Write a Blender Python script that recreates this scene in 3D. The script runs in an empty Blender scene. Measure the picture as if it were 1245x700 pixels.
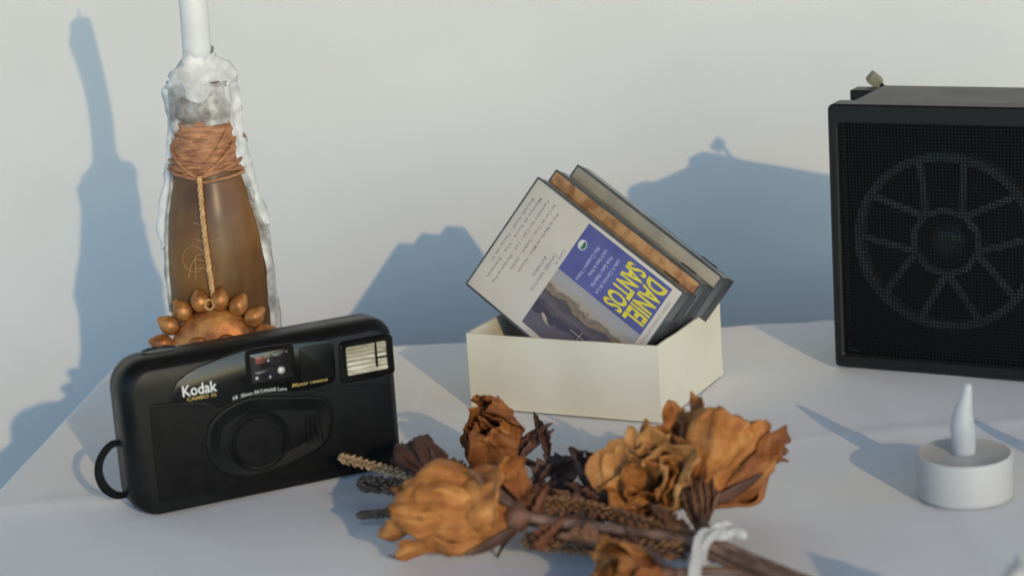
import bpy, bmesh, math, random
import numpy as np
from mathutils import Matrix, Vector, noise as mnoise

S = 0.001                     # every length below is written in millimetres
sc = bpy.context.scene
COL = sc.collection
rng = np.random.default_rng(7)
random.seed(7)

# ------------------------------------------------------------------ camera, sky, sun, exposure
PITCH, ROLL, CAM_H, F_PX = math.radians(14.16), math.radians(3.92), 306.4, 2650.0
fw = Vector((0, math.cos(PITCH), -math.sin(PITCH)))
dn = Vector((0, -math.sin(PITCH), -math.cos(PITCH)))
rt = Vector((1, 0, 0))
ix = math.cos(ROLL) * rt + math.sin(ROLL) * dn
iy = -math.sin(ROLL) * rt + math.cos(ROLL) * dn
cd = bpy.data.cameras.new('camera')
cam = bpy.data.objects.new('camera', cd)
COL.objects.link(cam)
m = Matrix((ix, -iy, -fw)).transposed().to_4x4()
m.translation = Vector((0, 0, CAM_H * S))
cam.matrix_world = m
cd.sensor_width = 36
cd.lens = F_PX / 1245 * 36
cd.clip_start, cd.clip_end = 0.02, 200
cd.dof.use_dof = True
cd.dof.focus_distance = 1.0
cd.dof.aperture_fstop = 9.0
sc.camera = cam

SUN_AZ, SUN_EL = math.radians(20.1), math.radians(18.3)
sdir = Vector((-math.sin(SUN_AZ) * math.cos(SUN_EL), math.cos(SUN_AZ) * math.cos(SUN_EL), -math.sin(SUN_EL)))
w = bpy.data.worlds.new('World')
sc.world = w
w.use_nodes = True
nt = w.node_tree
bg = nt.nodes['Background']
sky = nt.nodes.new('ShaderNodeTexSky')
sky.sky_type = 'NISHITA'
sky.sun_disc = False
sky.sun_elevation = SUN_EL
sky.sun_rotation = math.atan2(-sdir.x, -sdir.y)
sky.air_density, sky.dust_density, sky.ozone_density = 1.0, 0.3, 2.5
tint = nt.nodes.new('ShaderNodeMix')              # white balance on the sky light, also brightens the fill
tint.data_type, tint.blend_type = 'RGBA', 'MULTIPLY'
tint.inputs['Factor'].default_value = 1
tint.inputs['B'].default_value = (2.05, 2.62, 3.1, 1)
nt.links.new(sky.outputs[0], tint.inputs['A'])
nt.links.new(tint.outputs['Result'], bg.inputs[0])
bg.inputs[1].default_value = 0.15
sl = bpy.data.lights.new('sun', 'SUN')
sl.energy = 2.0
sl.angle = math.radians(0.55)
sl.color = (1.0, 0.73, 0.39)
so = bpy.data.objects.new('sun', sl)
COL.objects.link(so)
so.rotation_euler = sdir.to_track_quat('-Z', 'Y').to_euler()
so.location = (0.6, -1.0, 1.5)
vs = sc.view_settings
vs.view_transform = 'Standard'
vs.look = 'None'
vs.gamma = 1
vs.use_curve_mapping = False
vs.exposure = -0.3
sc.cycles.use_denoising = True

# ------------------------------------------------------------------ materials
def mat(name, c1, c2=None, rough=0.6, scale=60.0, bump=0.0, bscale=None, coat=0.0, metal=0.0, trans=0.0, sss=0.0,
        sssr=(3, 2, 1.5), spec=0.5, detail=6, ior=1.45, lo=0.35, hi=0.65, vary=None, translucent=0.0, ani=None, rough2=None):
    M = bpy.data.materials.new(name)
    M.use_nodes = True
    n, l = M.node_tree.nodes, M.node_tree.links
    b = n['Principled BSDF']
    b.inputs['Roughness'].default_value = rough
    b.inputs['Metallic'].default_value = metal
    b.inputs['Specular IOR Level'].default_value = spec
    b.inputs['Coat Weight'].default_value = coat
    b.inputs['Coat Roughness'].default_value = 0.08
    b.inputs['Transmission Weight'].default_value = trans
    b.inputs['IOR'].default_value = ior
    if sss:
        b.inputs['Subsurface Weight'].default_value = sss
        b.inputs['Subsurface Radius'].default_value = sssr
        b.inputs['Subsurface Scale'].default_value = S
    tc = n.new('ShaderNodeTexCoord')
    src = tc.outputs['Object']
    if ani:
        mp = n.new('ShaderNodeMapping')
        mp.inputs['Scale'].default_value = ani
        l.new(src, mp.inputs['Vector'])
        src = mp.outputs[0]
    if c2 is None:
        c2 = tuple(min(1, x * 1.12) for x in c1)
    tx = n.new('ShaderNodeTexNoise')
    tx.inputs['Scale'].default_value = scale
    tx.inputs['Detail'].default_value = detail
    l.new(src, tx.inputs['Vector'])
    cr = n.new('ShaderNodeValToRGB')
    cr.color_ramp.elements[0].position, cr.color_ramp.elements[1].position = lo, hi
    cr.color_ramp.elements[0].color = (*c1, 1)
    cr.color_ramp.elements[1].color = (*c2, 1)
    l.new(tx.outputs['Fac'], cr.inputs[0])
    out = cr.outputs[0]
    if vary:                                   # per-object tone differences
        oi = n.new('ShaderNodeObjectInfo')
        hs = n.new('ShaderNodeHueSaturation')
        mr = n.new('ShaderNodeMapRange')
        mr.inputs['To Min'].default_value, mr.inputs['To Max'].default_value = 1 - vary, 1 + vary
        l.new(oi.outputs['Random'], mr.inputs['Value'])
        l.new(mr.outputs[0], hs.inputs['Value'])
        l.new(out, hs.inputs['Color'])
        out = hs.outputs[0]
    l.new(out, b.inputs['Base Color'])
    if rough2 is not None:
        mr = n.new('ShaderNodeMapRange')
        mr.inputs['To Min'].default_value, mr.inputs['To Max'].default_value = rough, rough2
        l.new(tx.outputs['Fac'], mr.inputs['Value'])
        l.new(mr.outputs[0], b.inputs['Roughness'])
    if bump:
        t2 = n.new('ShaderNodeTexNoise')
        t2.inputs['Scale'].default_value = bscale or scale * 4
        t2.inputs['Detail'].default_value = 8
        l.new(src, t2.inputs['Vector'])
        bp = n.new('ShaderNodeBump')
        bp.inputs['Strength'].default_value = 1.0
        bp.inputs['Distance'].default_value = bump * S
        l.new(t2.outputs['Fac'], bp.inputs['Height'])
        l.new(bp.outputs[0], b.inputs['Normal'])
    if translucent:
        tl = n.new('ShaderNodeBsdfTranslucent')
        l.new(out, tl.inputs['Color'])
        mx = n.new('ShaderNodeMixShader')
        mx.inputs[0].default_value = translucent
        l.new(b.outputs[0], mx.inputs[1])
        l.new(tl.outputs[0], mx.inputs[2])
        l.new(mx.outputs[0], n['Material Output'].inputs['Surface'])
    return M

K = {}
K['wall'] = mat('painted plaster', (.525, .525, .52), (.575, .572, .56), rough=.9, scale=9, bump=.16, bscale=120, lo=.25, hi=.75, spec=.15)
K['cloth'] = mat('white cotton', (.75, .755, .77), (.79, .795, .81), rough=.9, scale=6, bump=.12, bscale=900, spec=.2)
K['ground'] = mat('paving', (.2, .19, .18), (.3, .29, .27), rough=.9, scale=3)
K['wood'] = mat('table wood', (.25, .15, .08), (.35, .22, .12), rough=.5, scale=20)
K['blackA'] = mat('satin black plastic', (.004, .004, .0042), (.006, .006, .0062), spec=.22, rough=.26, rough2=.5, scale=120, bump=.03, bscale=1800)
K['blackgloss'] = mat('gloss black plastic', (.003, .003, .003), (.0045, .0045, .0045), rough=.18, rough2=.3, scale=120, coat=.15, spec=.35)
K['blacktex'] = mat('grained black plastic', (.0045, .0045, .0045), (.0075, .0072, .007), spec=.14, rough=.5, rough2=.7, scale=180, bump=.12, bscale=1600)
K['strap'] = mat('black strap', (.004, .004, .0045), (.007, .007, .007), spec=.12, rough=.7, scale=500, bump=.05)
K['letter_white'] = mat('white print', (.50, .50, .47), (.60, .60, .57), rough=.5, scale=800)
K['letter_gold'] = mat('gold print', (.36, .24, .06), (.45, .32, .10), rough=.45, scale=800)
K['glassdark'] = mat('dark window', (.01, .009, .01), (.02, .018, .02), rough=.06, scale=50, coat=.6)
K['lensred'] = mat('reddish optic', (.10, .025, .018), (.22, .07, .05), rough=.2, scale=200, coat=.5)
K['lensglint'] = mat('painted optic glint', (.18, .2, .2), (.5, .5, .46), rough=.12, scale=260, coat=.5)  # pale colour paints the glints seen in the viewfinder glass
K['reflector'] = mat('flash reflector', (.30, .26, .20), (.60, .55, .46), rough=.35, metal=.25, scale=120, ani=(1, 1, 6))
def window_mat():
    M = bpy.data.materials.new('flash window'); M.use_nodes = True
    n, l = M.node_tree.nodes, M.node_tree.links
    n.remove(n['Principled BSDF'])
    tr, gl, mx, fr = (n.new(k) for k in ('ShaderNodeBsdfTransparent', 'ShaderNodeBsdfGlossy', 'ShaderNodeMixShader', 'ShaderNodeFresnel'))
    gl.inputs['Roughness'].default_value = .06; fr.inputs['IOR'].default_value = 1.4
    tr.inputs[0].default_value = (.93, .94, .93, 1)
    l.new(fr.outputs[0], mx.inputs[0]); l.new(tr.outputs[0], mx.inputs[1]); l.new(gl.outputs[0], mx.inputs[2])
    l.new(mx.outputs[0], n['Material Output'].inputs['Surface'])
    return M
K['flashglass'] = window_mat()
K['card'] = mat('cream board', (.60, .545, .41), (.69, .635, .505), rough=.75, scale=26, bump=.06, bscale=900, lo=.3, hi=.6)
K['casedark'] = mat('smoked case plastic', (.03, .032, .035), (.05, .052, .055), rough=.22, coat=.3, scale=60)
K['caseclear'] = mat('clear case edge', (.05, .055, .06), (.09, .10, .105), rough=.2, coat=.4, scale=90)
K['paper'] = mat('printed card white', (.55, .485, .41), (.61, .545, .47), rough=.5, coat=.3, scale=25)
K['blueprint'] = mat('blue print', (.075, .075, .225), (.105, .105, .285), rough=.42, coat=.15, scale=60)
K['yellowprint'] = mat('yellow print', (.62, .50, .02), (.72, .60, .05), rough=.42, scale=300)
K['inkgrey'] = mat('typed ink', (.22, .19, .19), (.30, .26, .26), rough=.6, scale=500)
K['palelilac'] = mat('pale small print', (.42, .42, .60), (.52, .52, .70), rough=.6, scale=500)
K['orangespine'] = mat('orange print spine', (.30, .14, .065), (.50, .29, .14), rough=.4, coat=.25, scale=170, ani=(1, 1, 1), lo=.38, hi=.56)
K['beigespine'] = mat('grey beige spine', (.27, .25, .215), (.42, .37, .28), rough=.4, coat=.3, scale=60, lo=.3, hi=.7)
K['brownink'] = mat('brown ink', (.12, .04, .02), (.20, .07, .03), rough=.5, scale=300)
K['tea'] = mat('white plastic', (.46, .445, .43), (.49, .475, .46), rough=.42, sss=.25, sssr=(2, 2, 2), scale=30, bump=.01)
K['flame'] = mat('frosted white plastic', (.52, .515, .525), (.56, .555, .565), rough=.38, sss=.9, sssr=(9, 9, 9), scale=60, translucent=.25)
K['wax'] = mat('white wax', (.58, .575, .56), (.68, .67, .65), rough=.45, sss=.5, sssr=(5, 4.5, 4), scale=90, bump=.15, bscale=420)
K['waxthin'] = mat('thin clear wax', (.27, .25, .23), (.56, .545, .52), rough=.35, sss=.25, scale=150, bump=.3, bscale=420, lo=.36, hi=.58)
K['bottle'] = mat('brown bottle glass', (.05, .020, .005), (.225, .102, .030), rough=.3, coat=.0, spec=.3, scale=46, ani=(1, 1, .5), lo=.3, hi=.75)
K['twine'] = mat('copper raffia', (.22, .085, .038), (.46, .215, .10), rough=.5, scale=160, bump=.3, bscale=800, ani=(1, 1, 5))
K['straw'] = mat('straw cord', (.36, .19, .075), (.55, .33, .14), rough=.6, scale=300, bump=.2, bscale=900)
K['copper'] = mat('antique copper paint', (.26, .085, .022), (.56, .25, .068), rough=.34, rough2=.6, metal=.5, scale=150, bump=.15, bscale=500)
K['spkcase'] = mat('speaker plastic', (.0075, .0078, .0075), (.011, .011, .0105), spec=.35, rough=.38, scale=200, bump=.03, bscale=1800)
K['spkgrey'] = mat('plastic with painted top sheen', (.13, .122, .112), (.17, .16, .147), rough=.6, scale=40, bump=.03, bscale=1500)  # dark plastic lightened: its glancing reflection is put into the colour
K['grille'] = mat('black grille', (.0028, .0028, .0028), (.004, .004, .004), spec=.2, rough=.6, scale=200)
K['cone'] = mat('black cone', (.002, .002, .002), (.0035, .0035, .0035), spec=.2, rough=.7, scale=100)
K['basket'] = mat('basket grey metal', (.10, .10, .10), (.15, .15, .15), rough=.5, metal=.1, scale=80)
K['dome'] = mat('dust dome', (.04, .04, .05), (.09, .09, .11), rough=.3, scale=50, coat=.4)
K['plug'] = mat('beige plug', (.16, .14, .09), (.26, .23, .15), rough=.5, scale=200)
def petal_mat(name, dark, mid, pale, vary, tl):
    M = mat(name, dark, mid, rough=.62, scale=70, bump=.0, vary=vary, translucent=tl)
    n, l = M.node_tree.nodes, M.node_tree.links
    b = n['Principled BSDF']
    uv = n.new('ShaderNodeTexCoord'); mp = n.new('ShaderNodeMapping'); mp.inputs['Scale'].default_value = (16, 2.2, 1)
    oi = n.new('ShaderNodeObjectInfo'); mp2 = n.new('ShaderNodeVectorMath'); mp2.operation = 'ADD'
    l.new(uv.outputs['UV'], mp.inputs['Vector']); l.new(mp.outputs[0], mp2.inputs[0]); l.new(oi.outputs['Location'], mp2.inputs[1])
    streak = n.new('ShaderNodeTexNoise'); streak.inputs['Scale'].default_value = 1.0; streak.inputs['Detail'].default_value = 8; streak.inputs['Roughness'].default_value = .65
    l.new(mp2.outputs[0], streak.inputs['Vector'])
    blot = n.new('ShaderNodeTexNoise'); blot.inputs['Scale'].default_value = 120; blot.inputs['Detail'].default_value = 8
    tc = [k for k in n if k.type == 'TEX_COORD'][0]
    l.new(tc.outputs['Object'], blot.inputs['Vector'])
    ad = n.new('ShaderNodeMath'); ad.operation = 'MULTIPLY_ADD'; ad.inputs[1].default_value = .55
    l.new(blot.outputs['Fac'], ad.inputs[0])
    sc_ = n.new('ShaderNodeMath'); sc_.operation = 'MULTIPLY'; sc_.inputs[1].default_value = .45
    l.new(streak.outputs['Fac'], sc_.inputs[0]); l.new(sc_.outputs[0], ad.inputs[2])
    cr = [k for k in n if k.type == 'VALTORGB'][0]
    e = cr.color_ramp.elements
    e[0].position, e[1].position = .34, .50
    q = e.new(.64); q.color = (*pale, 1)
    q = e.new(.28); q.color = (*[v * .45 for v in dark], 1)
    l.new(ad.outputs[0], cr.inputs[0])
    bp = n.new('ShaderNodeBump'); bp.inputs['Distance'].default_value = 1.1 * S; bp.inputs['Strength'].default_value = 1
    l.new(streak.outputs['Fac'], bp.inputs['Height'])
    bp2 = n.new('ShaderNodeBump'); bp2.inputs['Distance'].default_value = .8 * S
    b3 = n.new('ShaderNodeTexNoise'); b3.inputs['Scale'].default_value = 330; b3.inputs['Detail'].default_value = 6
    l.new(tc.outputs['Object'], b3.inputs['Vector']); l.new(b3.outputs['Fac'], bp2.inputs['Height'])
    l.new(bp.outputs[0], bp2.inputs['Normal'])
    l.new(bp2.outputs[0], b.inputs['Normal'])
    return M
K['petal_tan'] = petal_mat('dried petal tan', (.24, .072, .013), (.44, .158, .034), (.60, .28, .080), .14, .15)
K['petal_pale'] = petal_mat('dried petal pale tan', (.34, .125, .030), (.54, .24, .070), (.66, .36, .13), .12, .15)
K['petal_or'] = petal_mat('dried petal orange brown', (.15, .040, .009), (.34, .105, .021), (.46, .18, .045), .2, .15)
K['petal_red'] = petal_mat('dried petal russet', (.10, .030, .014), (.23, .078, .03), (.33, .135, .055), .2, .1)
K['petal_dark'] = petal_mat('dried petal maroon', (.035, .013, .010), (.085, .03, .02), (.13, .05, .034), .25, .05)
K['sepal'] = mat('dried sepal', (.045, .02, .013), (.14, .06, .035), rough=.65, scale=120, bump=.4, bscale=600, vary=.3)
K['leaf'] = mat('dried leaf', (.05, .024, .018), (.15, .07, .05), rough=.6, scale=90, bump=.4, bscale=500, vary=.3)
K['leafbrown'] = mat('dried brown leaf', (.07, .03, .014), (.22, .095, .045), rough=.6, scale=90, bump=.4, bscale=500, vary=.3, lo=.3, hi=.7)
K['stem'] = mat('dried stem', (.085, .045, .03), (.22, .13, .09), rough=.6, scale=140, bump=.4, bscale=600, ani=(1, 1, 1))
K['spike'] = mat('seed husk pale', (.26, .155, .075), (.46, .30, .16), rough=.65, scale=200, bump=.3, bscale=700)
K['spikebrown'] = mat('seed husk brown', (.15, .07, .03), (.30, .15, .065), rough=.65, scale=200, bump=.3, bscale=700)
K['spikedark'] = mat('seed husk dark', (.07, .044, .030), (.19, .125, .085), rough=.65, scale=220, bump=.3, bscale=700)
K['ribbon'] = mat('white ribbon', (.46, .44, .415), (.60, .575, .54), rough=.6, scale=120, translucent=.2, bump=.1, bscale=700)

def frosted(mt, lo, hi, sc_, amax):
    n, l = mt.node_tree.nodes, mt.node_tree.links
    b = n['Principled BSDF']; tc = [k for k in n if k.type == 'TEX_COORD'][0]
    t = n.new('ShaderNodeTexNoise'); t.inputs['Scale'].default_value = sc_; t.inputs['Detail'].default_value = 5
    l.new(tc.outputs['Object'], t.inputs['Vector'])
    mr = n.new('ShaderNodeMapRange'); mr.inputs['From Min'].default_value = lo; mr.inputs['From Max'].default_value = hi
    mr.inputs['To Min'].default_value = amax; mr.inputs['To Max'].default_value = 0
    l.new(t.outputs['Fac'], mr.inputs['Value'])
    tr = n.new('ShaderNodeBsdfTransparent'); mx = n.new('ShaderNodeMixShader')
    l.new(mr.outputs[0], mx.inputs[0]); l.new(b.outputs[0], mx.inputs[1]); l.new(tr.outputs[0], mx.inputs[2])
    l.new(mx.outputs[0], n['Material Output'].inputs['Surface'])
frosted(K['waxthin'], .36, .60, 80, .65)
frosted(K['wax'], .34, .50, 70, .35)
K['waxsolid'] = mat('white candle wax', (.60, .595, .58), (.68, .67, .65), rough=.4, sss=.6, sssr=(6, 5.5, 5), scale=60, bump=.08)

# photo area of the album card: dusky sky with a pale diagonal ridge
def photo_mat():
    M = bpy.data.materials.new('printed photo')
    M.use_nodes = True
    n, l = M.node_tree.nodes, M.node_tree.links
    b = n['Principled BSDF']
    b.inputs['Roughness'].default_value = .42
    tc = n.new('ShaderNodeTexCoord')
    sx = n.new('ShaderNodeSeparateXYZ')
    l.new(tc.outputs['UV'], sx.inputs[0])
    nz = n.new('ShaderNodeTexNoise')
    nz.inputs['Scale'].default_value = 3.2
    nz.inputs['Detail'].default_value = 10
    nz.inputs['Roughness'].default_value = .68
    l.new(tc.outputs['UV'], nz.inputs['Vector'])
    # ridge coordinate: runs from lower left to upper right of the picture
    a = n.new('ShaderNodeMath'); a.operation = 'MULTIPLY_ADD'
    l.new(nz.outputs['Fac'], a.inputs[0]); a.inputs[1].default_value = .55; 
    l.new(sx.outputs['X'], a.inputs[2])
    c = n.new('ShaderNodeValToRGB')
    e = c.color_ramp.elements
    e[0].position, e[0].color = .10, (.30, .28, .30, 1)
    e[1].position, e[1].color = 1.2, (.06, .05, .06, 1)
    for p, k in ((.40, (.33, .31, .30, 1)), (.50, (.36, .29, .22, 1)), (.555, (.15, .105, .08, 1)), (.60, (.26, .18, .11, 1)), (.66, (.07, .055, .055, 1)), (.78, (.13, .10, .11, 1)), (.88, (.055, .045, .06, 1)), (1.0, (.12, .10, .12, 1))):
        q = e.new(p); q.color = k
    l.new(a.outputs[0], c.inputs[0])
    l.new(c.outputs[0], b.inputs['Base Color'])
    return M
K['photo'] = photo_mat()

# ------------------------------------------------------------------ mesh helpers
class F:                                       # a local frame: origin and three axes, in mm
    def __init__(s, o=(0, 0, 0), x=(1, 0, 0), y=(0, 1, 0), z=(0, 0, 1)):
        s.o, s.x, s.y, s.z = (np.array(v, float) for v in (o, x, y, z))
    def __call__(s, P):
        P = np.asarray(P, float)
        return s.o + P[..., 0:1] * s.x + P[..., 1:2] * s.y + P[..., 2:3] * s.z
WORLD = F()

def axis_frame(o, z, spin=0.0):
    z = np.array(z, float); z /= np.linalg.norm(z)
    a = np.array([0, 0, 1.]) if abs(z[2]) < .9 else np.array([1., 0, 0])
    x = np.cross(a, z); x /= np.linalg.norm(x)
    y = np.cross(z, x)
    c, s_ = math.cos(spin), math.sin(spin)
    return F(o, c * x + s_ * y, -s_ * x + c * y, z)

class MB:
    def __init__(s, fr=WORLD):
        s.fr, s.v, s.f, s.uv = fr, [], [], None
    def add(s, V, Fc):
        b = len(s.v)
        s.v.extend(s.fr(np.array(V, float)).tolist())
        s.f.extend([[i + b for i in f] for f in Fc])
    def box(s, lo, hi):
        x0, y0, z0 = lo; x1, y1, z1 = hi
        V = [(x, y, z) for z in (z0, z1) for y in (y0, y1) for x in (x0, x1)]
        s.add(V, [(0, 2, 3, 1), (4, 5, 7, 6), (0, 1, 5, 4), (2, 6, 7, 3), (0, 4, 6, 2), (1, 3, 7, 5)])
        return s
    def rings(s, R, cap0=True, cap1=True, closed=True):
        n = len(R[0]); V = np.concatenate([np.asarray(r, float) for r in R]); Fc = []
        for k in range(len(R) - 1):
            for i in range(n if closed else n - 1):
                j = (i + 1) % n
                Fc.append((k * n + i, k * n + j, (k + 1) * n + j, (k + 1) * n + i))
        if cap0: Fc.append(tuple(range(n))[::-1])
        if cap1: Fc.append(tuple((len(R) - 1) * n + i for i in range(n)))
        s.add(V, Fc); return s
    def plate(s, poly, z0, z1, bev=.3):
        P = np.asarray(poly, float)
        def lay(p, z): return np.c_[p, np.full(len(p), z)]
        s.rings([lay(P, z0), lay(P, z1 - bev * .9), lay(inset(P, bev * .35), z1 - bev * .3), lay(inset(P, bev), z1)])
        return s
    def ringplate(s, outer, inner, z0, z1, bev=.3):
        A, B = np.asarray(outer, float), np.asarray(inner, float); n = len(A)
        def lay(p, z): return np.c_[p, np.full(len(p), z)]
        R = [lay(B, z0), lay(A, z0), lay(A, z1 - bev), lay(inset(A, bev), z1), lay(inset(B, -bev), z1), lay(B, z1 - bev), lay(B, z0)]
        s.rings(R, False, False); return s
    def lathe(s, prof, n=40, fr=None, cap0=True, cap1=True, fn=None):
        t = np.linspace(0, 2 * np.pi, n, endpoint=False); R = []
        for r, z in prof:
            p = np.c_[r * np.cos(t), r * np.sin(t), np.full(n, z)]
            if fn is not None: p = fn(p)
            R.append(fr(p) if fr else p)
        s.rings(R, cap0, cap1); return s
    def tube(s, path, rad, n=8, flat=1.0, up=(0, 0, 1), caps=True):
        P = np.asarray(path, float); rad = np.broadcast_to(np.asarray(rad, float), (len(P),))
        T = np.gradient(P, axis=0); R = []
        u = np.array(up, float)
        t = np.linspace(0, 2 * np.pi, n, endpoint=False)
        for p, d, r in zip(P, T, rad):
            d = d / (np.linalg.norm(d) + 1e-9)
            x = np.cross(u, d)
            if np.linalg.norm(x) < 1e-3: x = np.cross((1, 0.2, 0), d)
            x /= np.linalg.norm(x); y = np.cross(d, x); u = y
            R.append(p + r * (np.outer(np.cos(t), x) + flat * np.outer(np.sin(t), y)))
        s.rings(R, caps, caps); return s
    def grid(s, G):
        G = np.asarray(G, float); a, b = G.shape[:2]
        s.add(G.reshape(-1, 3), [(i * b + j, i * b + j + 1, (i + 1) * b + j + 1, (i + 1) * b + j) for i in range(a - 1) for j in range(b - 1)])
        return s
    def sphere(s, c, r, n=10, k=7, sc_=(1, 1, 1)):
        c = np.array(c, float); th = np.linspace(0.12, np.pi - .12, k); t = np.linspace(0, 2 * np.pi, n, endpoint=False)
        s.rings([c + r * np.array(sc_) * np.c_[np.sin(a) * np.cos(t), np.sin(a) * np.sin(t), np.full(n, np.cos(a))] for a in th]); return s
    def build(s, name, mt, parent=None, angle=35, bevel=0, solid=0, fixn=True):
        me = bpy.data.meshes.new(name)
        off = np.array(parent['at_mm'][:]) if parent is not None else np.zeros(3)
        V = (np.array(s.v) - off) * S
        me.from_pydata(V.tolist(), [], s.f)
        if fixn:
            bm = bmesh.new(); bm.from_mesh(me)
            bmesh.ops.recalc_face_normals(bm, faces=bm.faces)
            bm.to_mesh(me); bm.free()
        me.materials.append(K[mt])
        for p in me.polygons: p.use_smooth = True
        me.set_sharp_from_angle(angle=math.radians(angle))
        o = bpy.data.objects.new(name, me)
        COL.objects.link(o)
        if parent is not None:
            o.parent = parent; o['at_mm'] = parent['at_mm'][:]
        else:
            o['at_mm'] = [0.0, 0.0, 0.0]
        if bevel:
            md = o.modifiers.new('bevel', 'BEVEL'); md.width = bevel * S; md.segments = 2
            md.limit_method = 'ANGLE'; md.angle_limit = math.radians(40); md.harden_normals = False
        if solid:
            md = o.modifiers.new('thickness', 'SOLIDIFY'); md.thickness = solid * S; md.offset = 0
        return o

def inset(P, d):
    P = np.asarray(P, float); n = len(P)
    a = .5 * np.sum(P[:, 0] * np.roll(P[:, 1], -1) - np.roll(P[:, 0], -1) * P[:, 1])
    e = np.roll(P, -1, 0) - P; e /= np.linalg.norm(e, axis=1)[:, None] + 1e-9
    nr = np.c_[-e[:, 1], e[:, 0]] * (1 if a > 0 else -1)
    v = nr + np.roll(nr, 1, 0); v /= np.linalg.norm(v, axis=1)[:, None] + 1e-9
    k = np.clip(1 / np.maximum(.4, np.sum(v * nr, 1)), 1, 2)
    return P + v * (d * k)[:, None]

def rrect(x0, y0, x1, y1, r, n=6):
    if np.isscalar(r): r = (r,) * 4          # bl, br, tr, tl
    P = []
    for cx, cy, a, q in ((x0 + r[0], y0 + r[0], 180, r[0]), (x1 - r[1], y0 + r[1], 270, r[1]), (x1 - r[2], y1 - r[2], 0, r[2]), (x0 + r[3], y1 - r[3], 90, r[3])):
        for i in range(n + 1):
            t = math.radians(a + 90 * i / n); P.append((cx + q * math.cos(t), cy + q * math.sin(t)))
    return np.array(P)

def ell(cx, cy, rx, ry=None, n=40, a0=0):
    t = np.linspace(0, 2 * np.pi, n, endpoint=False) + a0
    return np.c_[cx + rx * np.cos(t), cy + (ry or rx) * np.sin(t)]

def spline(P, n):                            # smooth path through points
    P = np.asarray(P, float); k = len(P); t = np.linspace(0, k - 1, n); out = []
    for x in t:
        i = min(int(x), k - 2); f = x - i
        p0, p1, p2, p3 = P[max(i - 1, 0)], P[i], P[i + 1], P[min(i + 2, k - 1)]
        out.append(.5 * (2 * p1 + (p2 - p0) * f + (2 * p0 - 5 * p1 + 4 * p2 - p3) * f * f + (3 * p1 - p0 - 3 * p2 + p3) * f ** 3))
    return np.array(out)

def fn3(P, sc_, seed=0.0):                   # smooth noise vector for an array of points
    P = np.asarray(P, float)
    sh = P.shape[:-1]
    return np.array([mnoise.noise(Vector(p * sc_) + Vector((seed, seed * 1.7, -seed))) for p in P.reshape(-1, 3)]).reshape(sh)

def thing(name, label, cat, at=(0, 0, 0), group=None):
    o = bpy.data.objects.new(name, None)
    COL.objects.link(o)
    o.empty_display_size = .02
    o.location = [v * S for v in at]
    o['at_mm'] = [float(v) for v in at]
    tag(o, label, cat, group)
    return o
def tag(o, label, cat, group=None):
    o['label'], o['category'] = label, cat
    if group: o['group'] = group
    return o
def structure(o):
    o['kind'] = 'structure'; return o
def dup(root, at, label):
    r = root.copy(); COL.objects.link(r)
    r.location = [v * S for v in at]; r['at_mm'] = [float(v) for v in at]; r['label'] = label
    for ch in list(root.children):
        c = ch.copy(); COL.objects.link(c); c.parent = r
        for g in ch.children:
            d = g.copy(); COL.objects.link(d); d.parent = c
    return r

def text(name, body, fr, x0, y0, width, height, mt, parent, z=.06, bold=0.0, shear=0.0, bend=0.0, space=1.0, left=True, lines=1.0):
    cu = bpy.data.curves.new('t', 'FONT')
    cu.body = body; cu.size = 1; cu.offset = bold; cu.shear = shear; cu.space_character = space; cu.space_line = lines
    cu.resolution_u = 3
    ob = bpy.data.objects.new('t', cu); COL.objects.link(ob)
    dg = bpy.context.evaluated_depsgraph_get()
    me = bpy.data.meshes.new_from_object(ob.evaluated_get(dg))
    V = np.array([v.co[:] for v in me.vertices]); Fc = [list(p.vertices) for p in me.polygons]
    bpy.data.objects.remove(ob); bpy.data.curves.remove(cu); bpy.data.meshes.remove(me)
    lo, hi = V.min(0), V.max(0)
    u = (V[:, 0] - lo[0]) / (hi[0] - lo[0]); v = (V[:, 1] - lo[1]) / (hi[1] - lo[1])
    X = x0 + u * width; Y = y0 + v * height + bend * (1 - (2 * u - 1) ** 2)
    b = MB(fr); b.add(np.c_[X, Y, np.full(len(X), z)], Fc)
    return b.build(name, mt, parent, fixn=False)

# ------------------------------------------------------------------ setting: ground, wall, table and cloth
b = MB(); b.box((-6000, -6000, -760), (6000, 1244, -740)); structure(b.build('ground', 'ground'))
b = MB(); b.box((-2600, 1244, -740), (2600, 1394, 1900)); tag(b.build('wall', 'wall'), 'plain off-white plaster wall standing behind the table', 'wall')['kind'] = 'structure'

TBL = np.array([[-290, 330], [560, 330], [560, 1078], [-209, 1117]], float)      # front-left, front-right, back-right, back-left
tb = thing('table', 'wooden table hidden beneath the white cloth', 'table', (130, 720, -740))
b = MB(); b.plate([(-278, 345), (545, 345), (545, 1066), (-200, 1104)], -26, -5.5, 1); b.build('tabletop', 'wood', tb)
b = MB(); b.box((-2400, -1500, 1500), (2500, 1240, 1560)); structure(b.build('added_ceiling', 'wood'))  # unseen, added overhead and shaped to hold high sky light off the table
for x, y in ((-240, 370), (520, 370), (520, 1040), (-185, 1040)):
    b = MB(); b.box((x - 22, y - 22, -740), (x + 22, y + 22, -24)); b.build('leg', 'wood', tb)

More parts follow.
